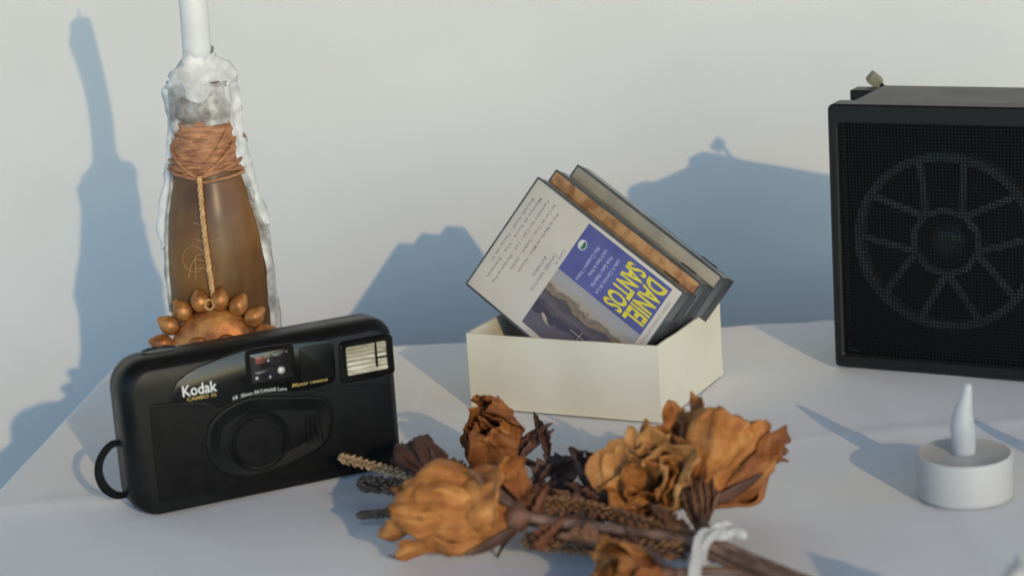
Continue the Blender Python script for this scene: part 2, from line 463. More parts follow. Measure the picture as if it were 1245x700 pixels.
def cloth():
    nu, nv, sk = 150, 130, 20
    skirt = np.concatenate([np.linspace(0, 10, 8)[1:], np.linspace(10, 230, sk)[1:]])
    us = np.concatenate([-skirt[::-1], np.linspace(0, 800, nu), 800 + skirt])
    vs_ = np.concatenate([-skirt[::-1], np.linspace(0, 760, nv), 760 + skirt])
    G = np.zeros((len(vs_), len(us), 3)); R = 5.0
    for j, v in enumerate(vs_):
        for i, u in enumerate(us):
            cu, cv = min(max(u, 0), 800) / 800, min(max(v, 0), 760) / 760
            p = (TBL[0] * (1 - cu) + TBL[1] * cu) * (1 - cv) + (TBL[3] * (1 - cu) + TBL[2] * cu) * cv
            ou = min(u, 0) + max(u - 800, 0); ov = min(v, 0) + max(v - 760, 0)
            def roll(o):
                a = abs(o); s_ = math.copysign(1, o)
                if a < R * 1.5708: return s_ * R * math.sin(a / R), R * (1 - math.cos(a / R))
                return s_ * (R + (a - R * 1.57) * .10), R + (a - R * 1.5708)
            dx, zx = roll(ou) if ou else (0, 0); dy, zy = roll(ov) if ov else (0, 0)
            z = -(zx + zy)
            fold = min(1, max(zx, zy) / 120)
            x, y = p[0] + dx + 6 * fold * math.sin(y_f(p[1], .045)) * (1 if ou else 0), p[1] + dy + 7 * fold * math.sin(y_f(p[0], .04)) * (1 if ov else 0)
            top = 1 - min(1, max(zx, zy) / 4)
            wr = .55 * mnoise.noise((x * .012, y * .012, 3.1)) + .35 * mnoise.noise((x * .035 + y * .02, y * .01, 9.0))
            cr = math.exp(-((y - .05 * x - 905) / 5) ** 2) * .35 + math.exp(-((x + .03 * y - 195) / 5) ** 2) * .35
            edge = math.exp(-((abs(p[0] - (TBL[0][0] * (1 - cv) + TBL[3][0] * cv))) / 30) ** 2)
            z += top * (wr * 1.7 + cr * 2.2 - .9 + edge * .9 * mnoise.noise((x * .01, y * .02, 5.5)))
            G[j, i] = (x, y, z)
    return G
def y_f(v, k): return v * k
b = MB(); b.grid(cloth()); tag(b.build('tablecloth', 'cloth', angle=80), 'white cloth draped smoothly over the table edges', 'tablecloth')

# ------------------------------------------------------------------ compact camera
yw = math.radians(23.7)
kx, kn = np.array([math.cos(yw), math.sin(yw), 0]), np.array([math.sin(yw), -math.cos(yw), 0])
KO = np.array([-158.6, 863.8, 0]) - kx * 10.5
KF = F(KO, kx, (0, 0, 1), kn)                   # x along the front, y up, z towards the viewer
kc = thing('compact_camera', 'black compact film camera with flash window and wrist strap, in front of the bottle', 'camera', tuple(KO + kx * 63 - kn * 17))
b = MB(KF)
def kbody(d):
    f_ = 4.6 * max(0, 1 - d / 6.5) ** 2.2 + .15 * max(0, 1 - d / 9)                 # front edge rounding
    k_ = 4.6 * max(0, (d - 21) / 7.5) ** 2
    t = max(0, (9 - d) / 9); li = 7.6 * (1 - math.sqrt(max(0, 1 - t * t * .97)))
    t = max(0, (d - 17) / 14); lb = 9.0 * (1 - math.sqrt(max(0, 1 - min(1, t) ** 2 * .97)))
    g = .45 if 17.3 < d < 18.1 else 0
    i_ = max(f_, k_) + g
    r = lambda q: max(2, q - i_ * .7)
    return np.c_[rrect(5.2 + max(li, lb) + g, .15 + i_ * .12, 127 - i_, 67.2 - i_ * 1.1 - max(0, d - 8) * .10, (r(9), r(8), r(9), r(13)), 7), np.full(32, -d)]
b.rings([kbody(d) for d in (.4, .6, 1.0, 1.6, 2.4, 3.4, 4.8, 6.5, 9, 13, 17.2, 17.4, 18, 18.2, 21, 23, 25, 27, 28.5)])
b.build('body', 'blackA', kc, angle=50)
# grained lower front
low = np.array([(16.5, 6), (24, 5.4), (60, 5.2), (108, 5.4), (121, 6.4), (122, 12), (122, 38), (100, 41.5), (97, 41.2), (84, 40), (75, 41.5), (64, 43.6), (54, 42), (45, 39.5), (40, 44), (33, 45.6), (24, 46.6), (16.6, 47.4), (16.2, 40), (16, 20)])
b = MB(KF); b.plate(low, -2, -.05, .4); b.build('grip_panel', 'blacktex', kc)
# glossy upper panel, one sweep from the name plate to the rewind legend
up = np.array([(24.5, 49), (30, 47.2), (40, 45.6), (46, 41.5), (54, 44), (64, 45.4), (76, 43.2), (86, 42), (97.5, 43.4), (98.6, 46), (99, 61.5), (97, 62.6), (80, 64), (58, 64.6), (50, 63.4), (38, 61), (29, 56.5)])
b = MB(KF); b.plate(up, -3, .25, .5); b.build('upper_panel', 'blackgloss', kc)
# viewfinder block
b = MB(KF); b.ringplate(rrect(59, 47.4, 80.6, 64, 1.6, 4), rrect(61, 49.4, 78.8, 62.2, .8, 4), -3, .9, .4); b.build('viewfinder_frame', 'blackgloss', kc)
b = MB(KF); b.plate(rrect(60.6, 49, 79.2, 62.6, .8, 4), -3, .3, .1); vf = b.build('viewfinder_window', 'glassdark', kc)
b = MB(KF); b.plate(rrect(63.4, 57.6, 67.6, 60.8, .6, 4), 0, .5, .15); b.build('optic', 'lensred', vf)
b = MB(KF); b.plate(rrect(70.2, 56, 76.8, 61.2, .6, 4), 0, .45, .15); b.build('optic', 'glassdark', vf)
b = MB(KF); b.plate(rrect(62.4, 50.4, 68.8, 54.4, .6, 4), 0, .45, .15); b.build('optic', 'glassdark', vf)
b = MB(KF); b.lathe([(1.6, .25), (1.6, .4), (1.2, .8), (.5, 1.05)], 18, F((74.4, 53.2, 0))); b.build('optic', 'lensglint', vf)
b = MB(KF)
for x, y, r in ((63.4, 51.6, .75), (69.2, 51.2, .55), (69.0, 58.4, .5), (77.4, 60.9, .35)): b.lathe([(r, .3), (r, .55), (r * .5, .75)], 10, F((x, y, 0)))
b.build('optic', 'lensglint', vf)  # small pale beads in place of glints
# flash
b = MB(KF); b.ringplate(rrect(101, 42.4, 125.2, 60.6, 2.2, 4), rrect(103.6, 45.4, 122.2, 58, .8, 4), -4, 1.9, .6); b.build('flash_frame', 'blackgloss', kc)
b = MB(KF)
ys = np.linspace(44.8, 58.4, 29)
zz = .15 + .3 * np.abs(np.sin(np.arange(29) * math.pi / 4)) + .9 * ((ys - 51.6) / 6.8) ** 2
b.grid([[(x, y, z) for x in (103, 107, 112, 118, 122.8)] for y, z in zip(ys, zz)])
fl = b.build('flash', 'reflector', kc, angle=60)
b = MB(KF); b.box((116.9, 47, .3), (117.7, 58.3, 1.3)); b.box((117.7, 50.6, .3), (122.4, 51.2, 1.2)); b.build('divider', 'blackA', fl)
b = MB(KF); b.grid([[(103.4, 45.2, 1.5), (122.4, 45.2, 1.5)], [(103.4, 58.2, 1.5), (122.4, 58.2, 1.5)]]); b.build('flash_window', 'flashglass', kc)
# lens cover: raised oval lip, slide, round cover
ov = spline([(38.4, 27), (41, 35.5), (48, 41), (58, 43.8), (66, 43.2), (78, 41), (90, 38.6), (95, 34), (95, 25), (91, 17), (82, 12.8), (68, 9.6), (55, 9), (45, 13), (39.6, 20), (38.4, 27)], 60)[:-1]
def lay(p, z): return np.c_[p, np.full(len(p), z)]
oo = ov[::-1]
b = MB(KF); b.rings([lay(oo, -1), lay(oo, .4), lay(inset(oo, .35), .8), lay(inset(oo, 1.0), .95), lay(inset(oo, 1.8), .85), lay(inset(oo, 6.2), .12), lay(inset(oo, 6.3), -1)], False, False); b.build('lens_bezel', 'blackA', kc)
b = MB(KF); b.plate(inset(oo, 6.2), -1, .12, .1); b.build('lens_slide', 'blacktex', kc)
b = MB(KF); b.ringplate(ell(61.8, 24, 13.6), ell(61.8, 24, 11.9), 0, .9, .6); b.build('lens_ring', 'blackA', kc)
b = MB(KF); b.plate(rrect(83, 45.8, 97.6, 61.4, 1.2, 4), 0, .5, .2); b.build('sensor_window', 'blackA', kc)
b = MB(KF); b.lathe([(11.1, 0), (11.1, 1.0), (10.4, 1.6), (7, 1.9), (2, 2.0)], 40, F((61.8, 24, 0))); cv = b.build('lens_cover', 'blacktex', kc)
b = MB(KF)
for i in range(4): b.plate(rrect(83 + i * 2.1, 18.5, 84.1 + i * 2.1, 31, .5, 3), .2, .9, .3)
b.build('finger_rib', 'blacktex', kc)
# seam above the grip, shutter button, tripod foot line
b = MB(KF); b.tube(spline([(8.4, 49.4, -6), (11, 49.2, -3), (16, 48.6, -.8), (24, 47.8, -.25), (34, 46.8, -.2)], 16), .35, 6); b.build('seam', 'blackgloss', kc)
b = MB(F(KO, kx, -kn, (0, 0, 1)))
b.lathe([(7.4, 65), (7.4, 66.8), (6.8, 67.3), (6.2, 67.1), (6, 66.7), (3, 66.5)], 30, F((27, 15, 0)), fn=lambda p: p * np.array([1.15, .8, 1])); b.build('shutter_button', 'blackgloss', kc)
# strap loop at the left end, hanging out sideways
b = MB(KF)
pp = spline([(8, 29.5, -17), (2.5, 29, -18), (-2.4, 24, -18), (-4.2, 18, -17), (-2.6, 11.8, -16), (2.0, 7.4, -16), (8, 6.6, -17)], 28)
b.tube(pp, np.interp(np.linspace(0, 1, 28), [0, .35, .7, 1], [1.5, 1.7, 2.2, 1.6]), 12, flat=.55, up=(-.3, .5, .8)); b.build('wrist_strap', 'strap', kc)
b = MB(KF); b.plate(rrect(6.8, 26, 9.5, 33, 1, 3), -22, -13, .5); b.build('strap_lug', 'blackA', kc)
# lettering
text('lettering', 'Kodak', KF, 30.8, 49.3, 15.0, 4.8, 'letter_white', kc, .33, .018)
text('lettering', 'CAMEO 35', KF, 32.4, 47.2, 12.8, 1.5, 'letter_gold', kc, .33, .012)
text('lettering', 'f/8  30mm EKTANAR Lens', KF, 52, 44.0, 24.0, 1.5, 'letter_white', kc, .33, .0, bend=.9)
text('lettering', 'Motor rewind', KF, 78.4, 44.7, 16.4, 1.7, 'letter_gold', kc, .33, .010, shear=.25)

# ------------------------------------------------------------------ bottle, wax, candle, cord, sun ornament
BX, BY = -135.0, 985.0
bt = thing('bottle', 'dark brown glass bottle with white wax drips down its sides', 'bottle', (BX, BY, 0))
BF = F((BX, BY, 0))
def brad(z):
    return float(np.interp(z, [0, 2, 6, 60, 75, 90, 105, 120, 132, 142, 150, 158, 166], [21, 23.2, 24, 24, 23.8, 22.8, 20.6, 17.0, 15.0, 14.0, 13.6, 13.4, 13.2]))
b = MB(BF); zs = np.concatenate([[0, 1, 3, 6], np.linspace(12, 148, 36)])
b.lathe([(18, 0.1)] + [(brad(z) - (1.2 if z == 0 else 0), z + .1) for z in zs], 56); b.build('glass_body', 'bottle', bt, angle=60)
b = MB(BF); b.lathe([(13.4, 147), (13.6, 152), (14.4, 153), (14.6, 156), (13.6, 157), (13.4, 163), (12.6, 165), (9, 165)], 44); b.build('neck', 'bottle', bt, angle=60)

def drip(ang, z0, z1, wid, thick, mt='wax', lean=0.0, off=0.0, seed=1):
    r_ = np.random.default_rng(seed); nz, na = 46, 12
    G = []
    zz = np.linspace(z0, z1, nz)
    for k, z in enumerate(zz):
        f = k / (nz - 1)
        wv = wid * (.85 + .16 * math.sin(5 * f + seed) + .09 * math.sin(13 * f + seed * 2)) * (1 if f < .9 else max(.12, math.sqrt(max(0, 1 - ((f - .9) / .1) ** 2))))
        if f < .05: wv *= .55 + 9 * f
        th = thick * (.8 + .16 * math.sin(7 * f + seed * 3) + .08 * math.sin(17 * f + seed)) * (1.25 if .8 < f < .95 else 1)
        a0 = ang + lean * f + .05 * math.sin(5 * f + seed)
        rr = brad(min(z, 150)) if z < 163 else 12 - (z - 163) * .6
        ring = []
        for i in range(na):
            t = 2 * math.pi * i / na
            s_, h = math.cos(t), math.sin(t)
            a = a0 + s_ * wv / max(rr, 8)
            q = rr + off + (th * h if h > 0 else .6 * h)
            q += (thick * .30 * mnoise.noise((a * 9, z * .16, seed * 5.1)) + thick * .16 * mnoise.noise((a * 20, z * .4, seed * 3.1))) * (1 if h > -.1 else 0)
            ring.append((q * math.cos(a), q * math.sin(a), z))
        G.append(ring)
    b = MB(BF); b.rings(G); return b.build('wax_drip', mt, bt, angle=70)
R_ = math.radians
drip(R_(-176), 166, 88, 3.6, 4.4, 'wax', .05, .2, 1)
drip(R_(-160), 168, 60, 2.0, 1.5, 'waxthin', .0, .1, 2)
drip(R_(-148), 168, 143, 3.6, 2.2, 'waxthin', .02, .2, 3)
drip(R_(-6), 166, 96, 4.4, 4.4, 'wax', .02, .2, 4)
drip(R_(-28), 167, 122, 3.0, 2.2, 'wax', .16, .2, 5)
drip(R_(-12), 134, 8, 4.4, 1.8, 'waxthin', -.02, .2, 6)
drip(R_(8), 126, 10, 2.6, 2.6, 'waxthin', .0, .2, 9)
drip(R_(-178), 120, 70, 1.6, 1.8, 'waxthin', .04, .1, 14)
drip(R_(-100), 168, 147, 4.6, 1.3, 'waxthin', 0, .2, 7)
drip(R_(-72), 166, 155, 3.6, 1.6, 'waxthin', 0, .2, 12)
drip(R_(-124), 168, 149, 4.2, 1.8, 'waxthin', 0, .2, 13)
drip(R_(80), 166, 60, 4, 2.5, 'wax', 0, .2, 10)
drip(R_(140), 166, 80, 4, 3, 'wax', 0, .2, 11)
b = MB(BF); b.lathe([(15.1 + .25 * math.sin(z * .5), z) for z in np.linspace(146, 165, 16)], 44, cap0=False, cap1=False, fn=lambda p: p * np.array([1, 1, 1]) + np.c_[.35 * np.sin(p[:, 1] * .5 + p[:, 2] * .25), .35 * np.cos(p[:, 0] * .4), 0 * p[:, 0]]); b.build('wax_film', 'waxthin', bt, angle=70)
# wax shoulder round the candle foot: an uneven collar with lobes
b = MB(BF)
tt = np.linspace(0, 2 * np.pi, 40, endpoint=False)
R2 = []
for r, z in ((13.2, 159), (15.2, 162.5), (14.9, 166), (12.8, 169.2), (10.4, 170.8), (8.6, 172.4), (7.3, 174.6), (6.4, 178)):
    lob = 1 + .09 * np.sin(4 * tt + z) + .10 * np.sin(3 * tt + 1) + .06 * np.sin(5 * tt + 2) + .04 * np.sin(9 * tt)
    R2.append(np.c_[r * lob * np.cos(tt), r * lob * np.sin(tt), z + 2.0 * np.sin(2 * tt + .6) * (r / 14) + 1.2 * np.sin(5 * tt)])
b.rings(R2, False, False); b.build('wax_collar', 'wax', bt, angle=70)
cn = thing('candle', 'slim white taper candle stuck in the mouth of the bottle', 'candle', (BX, BY, 165.2))
b = MB()
pth = spline([(BX - .6, BY, 165.3), (BX + .2, BY, 185), (BX + .4, BY, 205), (BX - 2.2, BY, 232), (BX - 5.5, BY, 258)], 30)
rr = 6.3 + .25 * np.sin(np.linspace(0, 5, 30)) * .4 + np.interp(np.linspace(0, 1, 30), [0, .25, 1], [.2, .1, 0])
rr[-1] = 4.6
b.tube(pth, rr, 24); b.build('shaft', 'waxsolid', cn, angle=60)
b = MB(); b.tube(spline([(BX - 5.5, BY, 257), (BX - 5.8, BY, 261), (BX - 4.8, BY, 264)], 8), .6, 6); b.build('wick', 'strap', cn)
b = MB(); b.tube(spline([(BX - 11.0, BY - 1, 249), (BX - 10.4, BY - 1, 244), (BX - 8.8, BY - 1, 236), (BX - 8, BY, 226)], 12), np.interp(np.linspace(0, 1, 12), [0, .2, .6, 1], [1.2, 2.2, 1.7, 1]), 8); b.build('wax_run', 'waxsolid', cn)

cw = thing('raffia_cord', 'copper raffia wound round the bottle neck with one strand hanging down', 'cord', (BX, BY, 123))
b = MB(BF)
t = np.linspace(0, 2 * np.pi, 90, endpoint=False); RR = []
for k, z in enumerate(np.linspace(124.5, 147, 26)):
    rr = np.array([brad(z) for a in t]) + .9 + .28 * np.sin(5 * t + .25 * k) + .22 * np.sin(11 * t - .5 * k) + .18 * np.sin(23 * t + k * .9) + .2 * math.sin(k * 1.3)
    zo = (k / 25) ** 3 * (1.0 * np.sin(3 * t + 1) + .7 * np.sin(7 * t)) + (1 - k / 25) ** 3 * .8 * np.sin(4 * t)
    RR.append(np.c_[rr * np.cos(t), rr * np.sin(t), z + zo])
b.rings(RR, False, False)
b.build('winding', 'twine', cw, angle=75, solid=.5)
for z in (125, 126.8, 129):
    ph = rng.uniform(0, 6); t = np.linspace(0, 2 * np.pi, 60)
    b = MB(BF); r = brad(z) + 1.7 + .3 * np.sin(3 * t + ph); b.tube(np.c_[r * np.cos(t), r * np.sin(t), z + 1.2 * np.sin(t + ph)], .75, 6); b.build('strand', 'twine', cw, angle=70)
def loop(a0, z0, a1, z1, off, rad, mt='twine', name='strand'):
    a = np.linspace(a0, a1, 22); z = np.linspace(z0, z1, 22) + rng.uniform(-1, 1)
    ofs = off * (.25 + .75 * np.sin(np.linspace(0, np.pi, 22)) ** .5)
    b = MB(BF); b.tube([((brad(q) + o_) * math.cos(t), (brad(q) + o_) * math.sin(t), q) for t, q, o_ in zip(a, z, ofs)], rad, 7); return b.build(name, mt, cw, angle=70)
loop(R_(-165), 138, R_(-98), 123, 2.2, .9); loop(R_(-98), 123, R_(-22), 140, 2.4, .9); loop(R_(-100), 122.5, R_(-12), 129, 2.3, 1.0)
loop(R_(-96), 122, R_(-15), 124.5, 2.3, .8); loop(R_(-170), 126, R_(-100), 122, 2.3, .8); loop(R_(-100), 124, R_(-38), 145, 2.6, .6)
loop(R_(-15), 141, R_(25), 132, 3.0, 1.3)
ha = R_(-97)
def hang(z): return np.array([(brad(z) + 2.4) * math.cos(ha + (.0009 * (123 - z))), (brad(z) + 2.4) * math.sin(ha), z])
b = MB(BF); zz = np.linspace(124, 66, 30)
for q in range(3):
    b.tube([hang(z) + np.array([.7 * math.cos(z * .7 + q * 2.1) + .03 * (124 - z), .6 * math.sin(z * .7 + q * 2.1), 0]) for z in zz], .75, 6)
b.build('hanging_strand', 'straw', cw, angle=70)
b = MB(BF)
for q in range(9):                               # stray fibres
    z = rng.uniform(72, 100); a = rng.uniform(0, 6.28); L = rng.uniform(5, 11)
    p0 = hang(z); b.tube(spline([p0, p0 + np.array([L * .5 * math.cos(a), -1.5, L * .5 * math.sin(a)]), p0 + np.array([L * math.cos(a + .9), -1.2, L * math.sin(a + .9)])], 10), .10, 4)
t = np.linspace(0, 5.6, 30); p0 = hang(88)
b.tube(np.c_[p0[0] - 5 + 5 * np.cos(t), p0[1] - 1.2 + 0 * t, p0[2] + 6 * np.sin(t)], .09, 4)
b.build('loose_fibre', 'straw', cw)

so_ = np.array([-137.0, 955.6, 44.5])
sun_o = thing('sun_ornament', 'copper sun face ornament ringed with beads, hanging on the bottle front', 'ornament', tuple(so_))
SF = F(so_, (1, 0, .03), (0, .12, .99), (0, -.99, .12))      # z towards the viewer
b = MB(SF)
rp = [(19.6, -2.6), (20.3, -1.5), (19.8, 0), (18.4, 1.6), (15.3, 3.2), (11.2, 4.4), (6, 5.1), (1, 5.3)]
b.lathe(rp, 44); b.build('face_disc', 'copper', sun_o, angle=60)
b = MB(SF)
for sx in (-1, 1):
    b.tube(spline([(sx * 1.2, 3.6, 5.2), (sx * 4, 6.6, 5.2), (sx * 8, 7.2, 4.6), (sx * 12.5, 4.4, 3.2)], 16), np.interp(np.linspace(0, 1, 16), [0, .5, 1], [.9, 1.5, .7]), 8)
b.build('brow', 'copper', sun_o, angle=70)
b = MB(SF)
for sx in (-1, 1):
    b.sphere((sx * 6.2, 3.2, 4.2), 2.4, 12, 8, (1.2, .7, .6))
b.build('eye', 'copper', sun_o, angle=70)
b = MB(SF); b.tube(spline([(0, 5, 5), (0, 1, 6.2), (0, -2.6, 7.2), (0, -4, 6)], 12), [.9, 1, 1.1, 1.2, 1.4, 1.6, 1.8, 2, 2.1, 2, 1.6, 1], 10); b.build('nose', 'copper', sun_o, angle=70)
b = MB(SF); b.tube(spline([(-5, -7, 4.6), (0, -8.6, 5.2), (5, -7, 4.6)], 12), np.interp(np.linspace(0, 1, 12), [0, .5, 1], [.5, 1.3, .5]), 8); b.build('mouth', 'copper', sun_o, angle=70)
b0 = None
for k in range(17):
    a = 2 * math.pi * (k + .75) / 17
    big = 1 if k % 2 else .86
    b = MB(axis_frame(SF(np.array([[24.2 * math.cos(a), 24.2 * math.sin(a), -.4]]))[0], SF.x * math.cos(a) + SF.y * math.sin(a)))
    b.lathe([(1.8, -4.6), (3.2, -3.6), (4.2, -1.6), (4.4, .4), (3.8, 2.4), (2.4, 4.2), (1.0, 5.2 + big)], 16); b.build('bead', 'copper', sun_o, angle=70)
b = MB(SF); tt = np.linspace(0, 2 * np.pi, 24); b.tube(np.c_[2.0 * np.cos(tt), 22.6 + 2.2 * np.sin(tt), 2.6 + 0 * tt], .6, 7); b.build('hanging_ring', 'straw', sun_o)

# ------------------------------------------------------------------ cream box
by_ = math.radians(-27.1)
bx_, bz_ = np.array([math.cos(by_), math.sin(by_), 0]), np.array([-math.sin(by_), math.cos(by_), 0])
XF = F((63.6, 945, 0), bx_, bz_, (0, 0, 1))       # origin at the front right foot; x runs left as negative
WB, DB, HB = 97.3, 78.5, 36.4
bxo = thing('cardboard_box', 'small open cream cardboard box holding cassette cases', 'box', tuple(XF(np.array([[-WB / 2, DB / 2, 0]]))[0]))
b = MB(XF); b.box((-WB + 1, 1, .1), (-1, DB - 1, .45)); b.build('bottom_panel', 'card', bxo)
def panel(lo, hi, nx, ny, bow):
    lo, hi = np.array(lo, float), np.array(hi, float); b = MB(XF)
    th = int(np.argmin((hi - lo)[:2])); ln = 1 - th; n1, n2 = 14, 5; sd = float(lo.sum())
    def lay(side):
        G = np.zeros((n2, n1, 3))
        for j_ in range(n2):
            for i_ in range(n1):
                u, v = i_ / (n1 - 1), j_ / (n2 - 1); p = np.zeros(3)
                p[ln] = lo[ln] + (hi - lo)[ln] * u; p[2] = lo[2] + (hi - lo)[2] * v
                bow_ = bow * math.sin(math.pi * u) * v + .25 * mnoise.noise((u * 4, v * 2, sd)) * math.sin(math.pi * u) * v
                p[th] = (hi if side else lo)[th] + bow_
                p[2] += v * .3 * mnoise.noise((u * 5, 1, sd))
                G[j_, i_] = p
        return G
    A, B = lay(0), lay(1)
    loopi = [(0, i_) for i_ in range(n1)] + [(j_, n1 - 1) for j_ in range(1, n2)] + [(n2 - 1, i_) for i_ in range(n1 - 2, -1, -1)] + [(j_, 0) for j_ in range(n2 - 2, 0, -1)]
    b.grid(A); b.grid(B)
    b.rings([[A[k] for k in loopi], [B[k] for k in loopi]], False, False)
    return b
panel((-WB, 0, .12), (0, 1, HB), 8, 4, -.5).build('side_panel', 'card', bxo)
panel((-1, 1.03, .12), (0, DB - 1.03, HB), 8, 4, .4).build('side_panel', 'card', bxo)
panel((-WB, DB - 1, .12), (0, DB, HB), 8, 4, .4).build('side_panel', 'card', bxo)
panel((-WB, 1.03, .12), (-WB + 1, DB - 1.03, HB), 8, 4, .4).build('side_panel', 'card', bxo)

# ------------------------------------------------------------------ cassette cases
CR = np.array([[.6358, .4717, .6110], [-.6110, .7913, .0249], [-.4717, -.3891, .7913]])
e1, e2, cn_ = CR @ [1, 0, 0], CR @ [0, 0, -1], CR @ [0, 1, 0]
CB = np.array([16.0, 1024.1, 102.2]); CW, CH, CT = 98.6, 63.35, 13.6
def case(shift, k, label, spine, front):
    o = CB + cn_ * (CT + .3) * k + e1 * shift[0] + e2 * shift[1]
    fr = F(o, e2, e1, -cn_)                       # x across the short side, y up the long side, z to the viewer
    ctr = fr(np.array([[CH / 2, CW / 2, -CT / 2]]))[0]
    c = thing('cassette_case', label, 'cassette case', tuple(ctr), 'cassette cases in the cream box')
    b = MB(fr); b.plate(rrect(0, 0, CH, CW, .9, 3), -CT, -CT * .45, .5); b.build('tray', 'casedark', c)
    b = MB(fr); b.ringplate(rrect(0, 0, CH, CW, .9, 3), rrect(.9, .8, CH - .9, CW - .9, .5, 3), -CT * .44, 0, .25); b.build('lid_rim', 'caseclear', c)
    b = MB(fr); b.plate(rrect(1.0, .9, CH - 1.0, CW - 1.0, .4, 3), -CT * .43, -.42, .1); cd_ = b.build('card', front, c)
    sf = F(o, e1, -cn_, -e2)                      # the long edge that faces up
    b = MB(F(o + cn_ * (CT / 2), e1, cn_, -e2)); b.plate(rrect(3, -CT * .42, CW - 5.5, CT * .40, .3, 3), -1, .18, .08); b.build('spine', spine, c)
    b = MB(F(o + cn_ * (CT / 2), e1, cn_, -e2)); b.box((CW - 20, CT * .30, .1), (CW - 11, CT * .46, .5)); b.build('hinge', 'casedark', c)
    return fr, c
fr1, c1 = case((0, 0), 0, 'front cassette case with blue and yellow album card facing the viewer', 'casedark', 'paper')
fr2, c2 = case((-2.0, -6.3), 1, 'middle cassette case with an orange card edge showing', 'casedark', 'orangespine')
fr3, c3 = case((-1.5, -12.9), 2, 'rear cassette case with a grey beige card edge, farthest back', 'casedark', 'beigespine')
# album card print on the front case
q = CW / 109
def rect(name, x0, y0, x1, y1, mt, z, uv=False):
    b = MB(fr1); b.add([(x0, y0, z), (x1, y0, z), (x1, y1, z), (x0, y1, z)], [(0, 1, 2, 3)])
    o = b.build(name, mt, c1, fixn=False)
    if uv:
        l_ = o.data.uv_layers.new(name='UVMap')
        for i, p in enumerate(((0, 0), (1, 0), (1, 1), (0, 1))): l_.data[i].uv = p
    return o
x0, xm, x1 = 2.6, 28.5, 59.5
y0, y1 = .378 * CW, .938 * CW
rect('album_cover', x0, y0, xm, y1, 'blueprint', -.38)
rect('album_photo', xm, y0, x1, y1, 'photo', -.38, True)
text('lettering', 'DANIEL', fr1, 4.4, .800 * CW, 22.6, 12.4, 'yellowprint', c1, -.32, .03)
text('lettering', 'SANTOS', fr1, 4.4, .665 * CW, 22.6, 12.4, 'yellowprint', c1, -.32, .03)
for i, tx in enumerate(('Lado A: Caminho de Luz', 'Noite Santa / Minha Paz', 'Lado B: Canto do Monte', 'Alto Cruzeiro / Adeus')):
    text('lettering', tx, fr1, 7.4 + (i % 2), (.615 - i * .043) * CW, 19 - (i % 3) * 2.2, 2.1, 'palelilac', c1, -.32, .0)
b = MB(fr1); b.add(np.c_[ell(12.6, .415 * CW, 2.5, 2.5, 24), np.full(24, -.32)], [tuple(range(24))]); b.build('logo_disc', 'letter_white', c1, fixn=False)
b = MB(fr1); b.add(np.c_[ell(12.6, .415 * CW, 2.1, 2.1, 24)[:13], np.full(13, -.28)], [tuple(range(13))]); K['green'] = mat('green print', (.03, .12, .07), (.05, .16, .09), rough=.4, scale=300); b.build('logo_half', 'green', c1, fixn=False)
b = MB(fr1)                                       # small pale cross standing on the ridge in the photo
b.add([(47.4, 61, -.3), (47.8, 61, -.3), (47.6, 70, -.3), (47.2, 70, -.3)], [(0, 1, 2, 3)]); b.add([(45.2, 67.0, -.29), (49.2, 66.6, -.29), (49.2, 67.0, -.29), (45.2, 67.4, -.29)], [(0, 1, 2, 3)])
K['crosspale'] = mat('pale print', (.36, .29, .23), (.45, .37, .29), rough=.5, scale=300); b.build('cross_print', 'crosspale', c1, fixn=False)
b = MB(fr1); b.add([(49.4, 44, -.3), (50.6, 43.4, -.3), (52.4, 47, -.3), (53, 51, -.3), (51.6, 48.4, -.3), (50.2, 47, -.3)], [(0, 1, 2, 3, 4, 5)]); b.build('dove_print', 'crosspale', c1, fixn=False)
for i, (tx, xx, ww) in enumerate((('Ave da Manha de Maio - Rosario', 8, 34), ('Ao Cair da Tarde - Saudade - Sonhos', 5.5, 38), ('Caminho do Ceu - Luz - Perdao e Paz', 6, 48), ('Menino da Serra - Voz - Romaria', 7.5, 46), ('Lado A', 20, 8), ('Estrela Guia - Perto de Ti', 10, 36))):
    text('lettering', tx, fr1, xx, (.075 + (3 - i) * .042) * CW if i < 4 else (.04 if i == 5 else .345) * CW, ww, 1.7, 'inkgrey', c1, -.32, .004)
text('lettering', 'DANIEL SANTOS', fr1, 24, .315 * CW, 21, 1.8, 'inkgrey', c1, -.32, .006)
text('lettering', 'INTEIRA', fr1, 28, .278 * CW, 11, 1.8, 'inkgrey', c1, -.32, .006)
text('lettering', 'STEREO  CANTOS DE FE E ESPERANCA  DANIEL SANTOS', fr1, 8, .957 * CW, 46, 1.5, 'inkgrey', c1, -.32, .0)
# ------------------------------------------------------------------ speaker
ya = math.radians(-29)
sx_, sn_ = np.array([math.cos(ya), math.sin(ya), 0]), np.array([math.sin(ya), -math.cos(ya), 0])
SO = np.array([154.0, 1015.0, 0])
PF = F(SO, sx_, (0, 0, 1), sn_)
SWD, SHT = 121.0, 129.0
sp = thing('loudspeaker', 'black box loudspeaker with a square mesh grille, beside the cream box', 'speaker', tuple(SO + sx_ * 60 - sn_ * 30))
b = MB(PF); b.ringplate(rrect(0, .15, SWD, SHT, (2, 2, 3, 3), 4), rrect(4.6, 6.4, SWD - 4.6, 119.6, 1.2, 4), -11, 0, .9); b.build('bezel', 'spkcase', sp, angle=40)
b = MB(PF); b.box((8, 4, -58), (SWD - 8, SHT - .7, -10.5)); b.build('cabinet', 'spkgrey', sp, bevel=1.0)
b = MB(PF)
pit, bw, n_ = 1.62, .66, 0
xs_ = np.arange(4.9, SWD - 4.6, pit); ys_ = np.arange(6.6, 119.5, pit)
for x in xs_: b.box((x - bw / 2, 6.0, -1.75), (x + bw / 2, 120.0, -1.45))
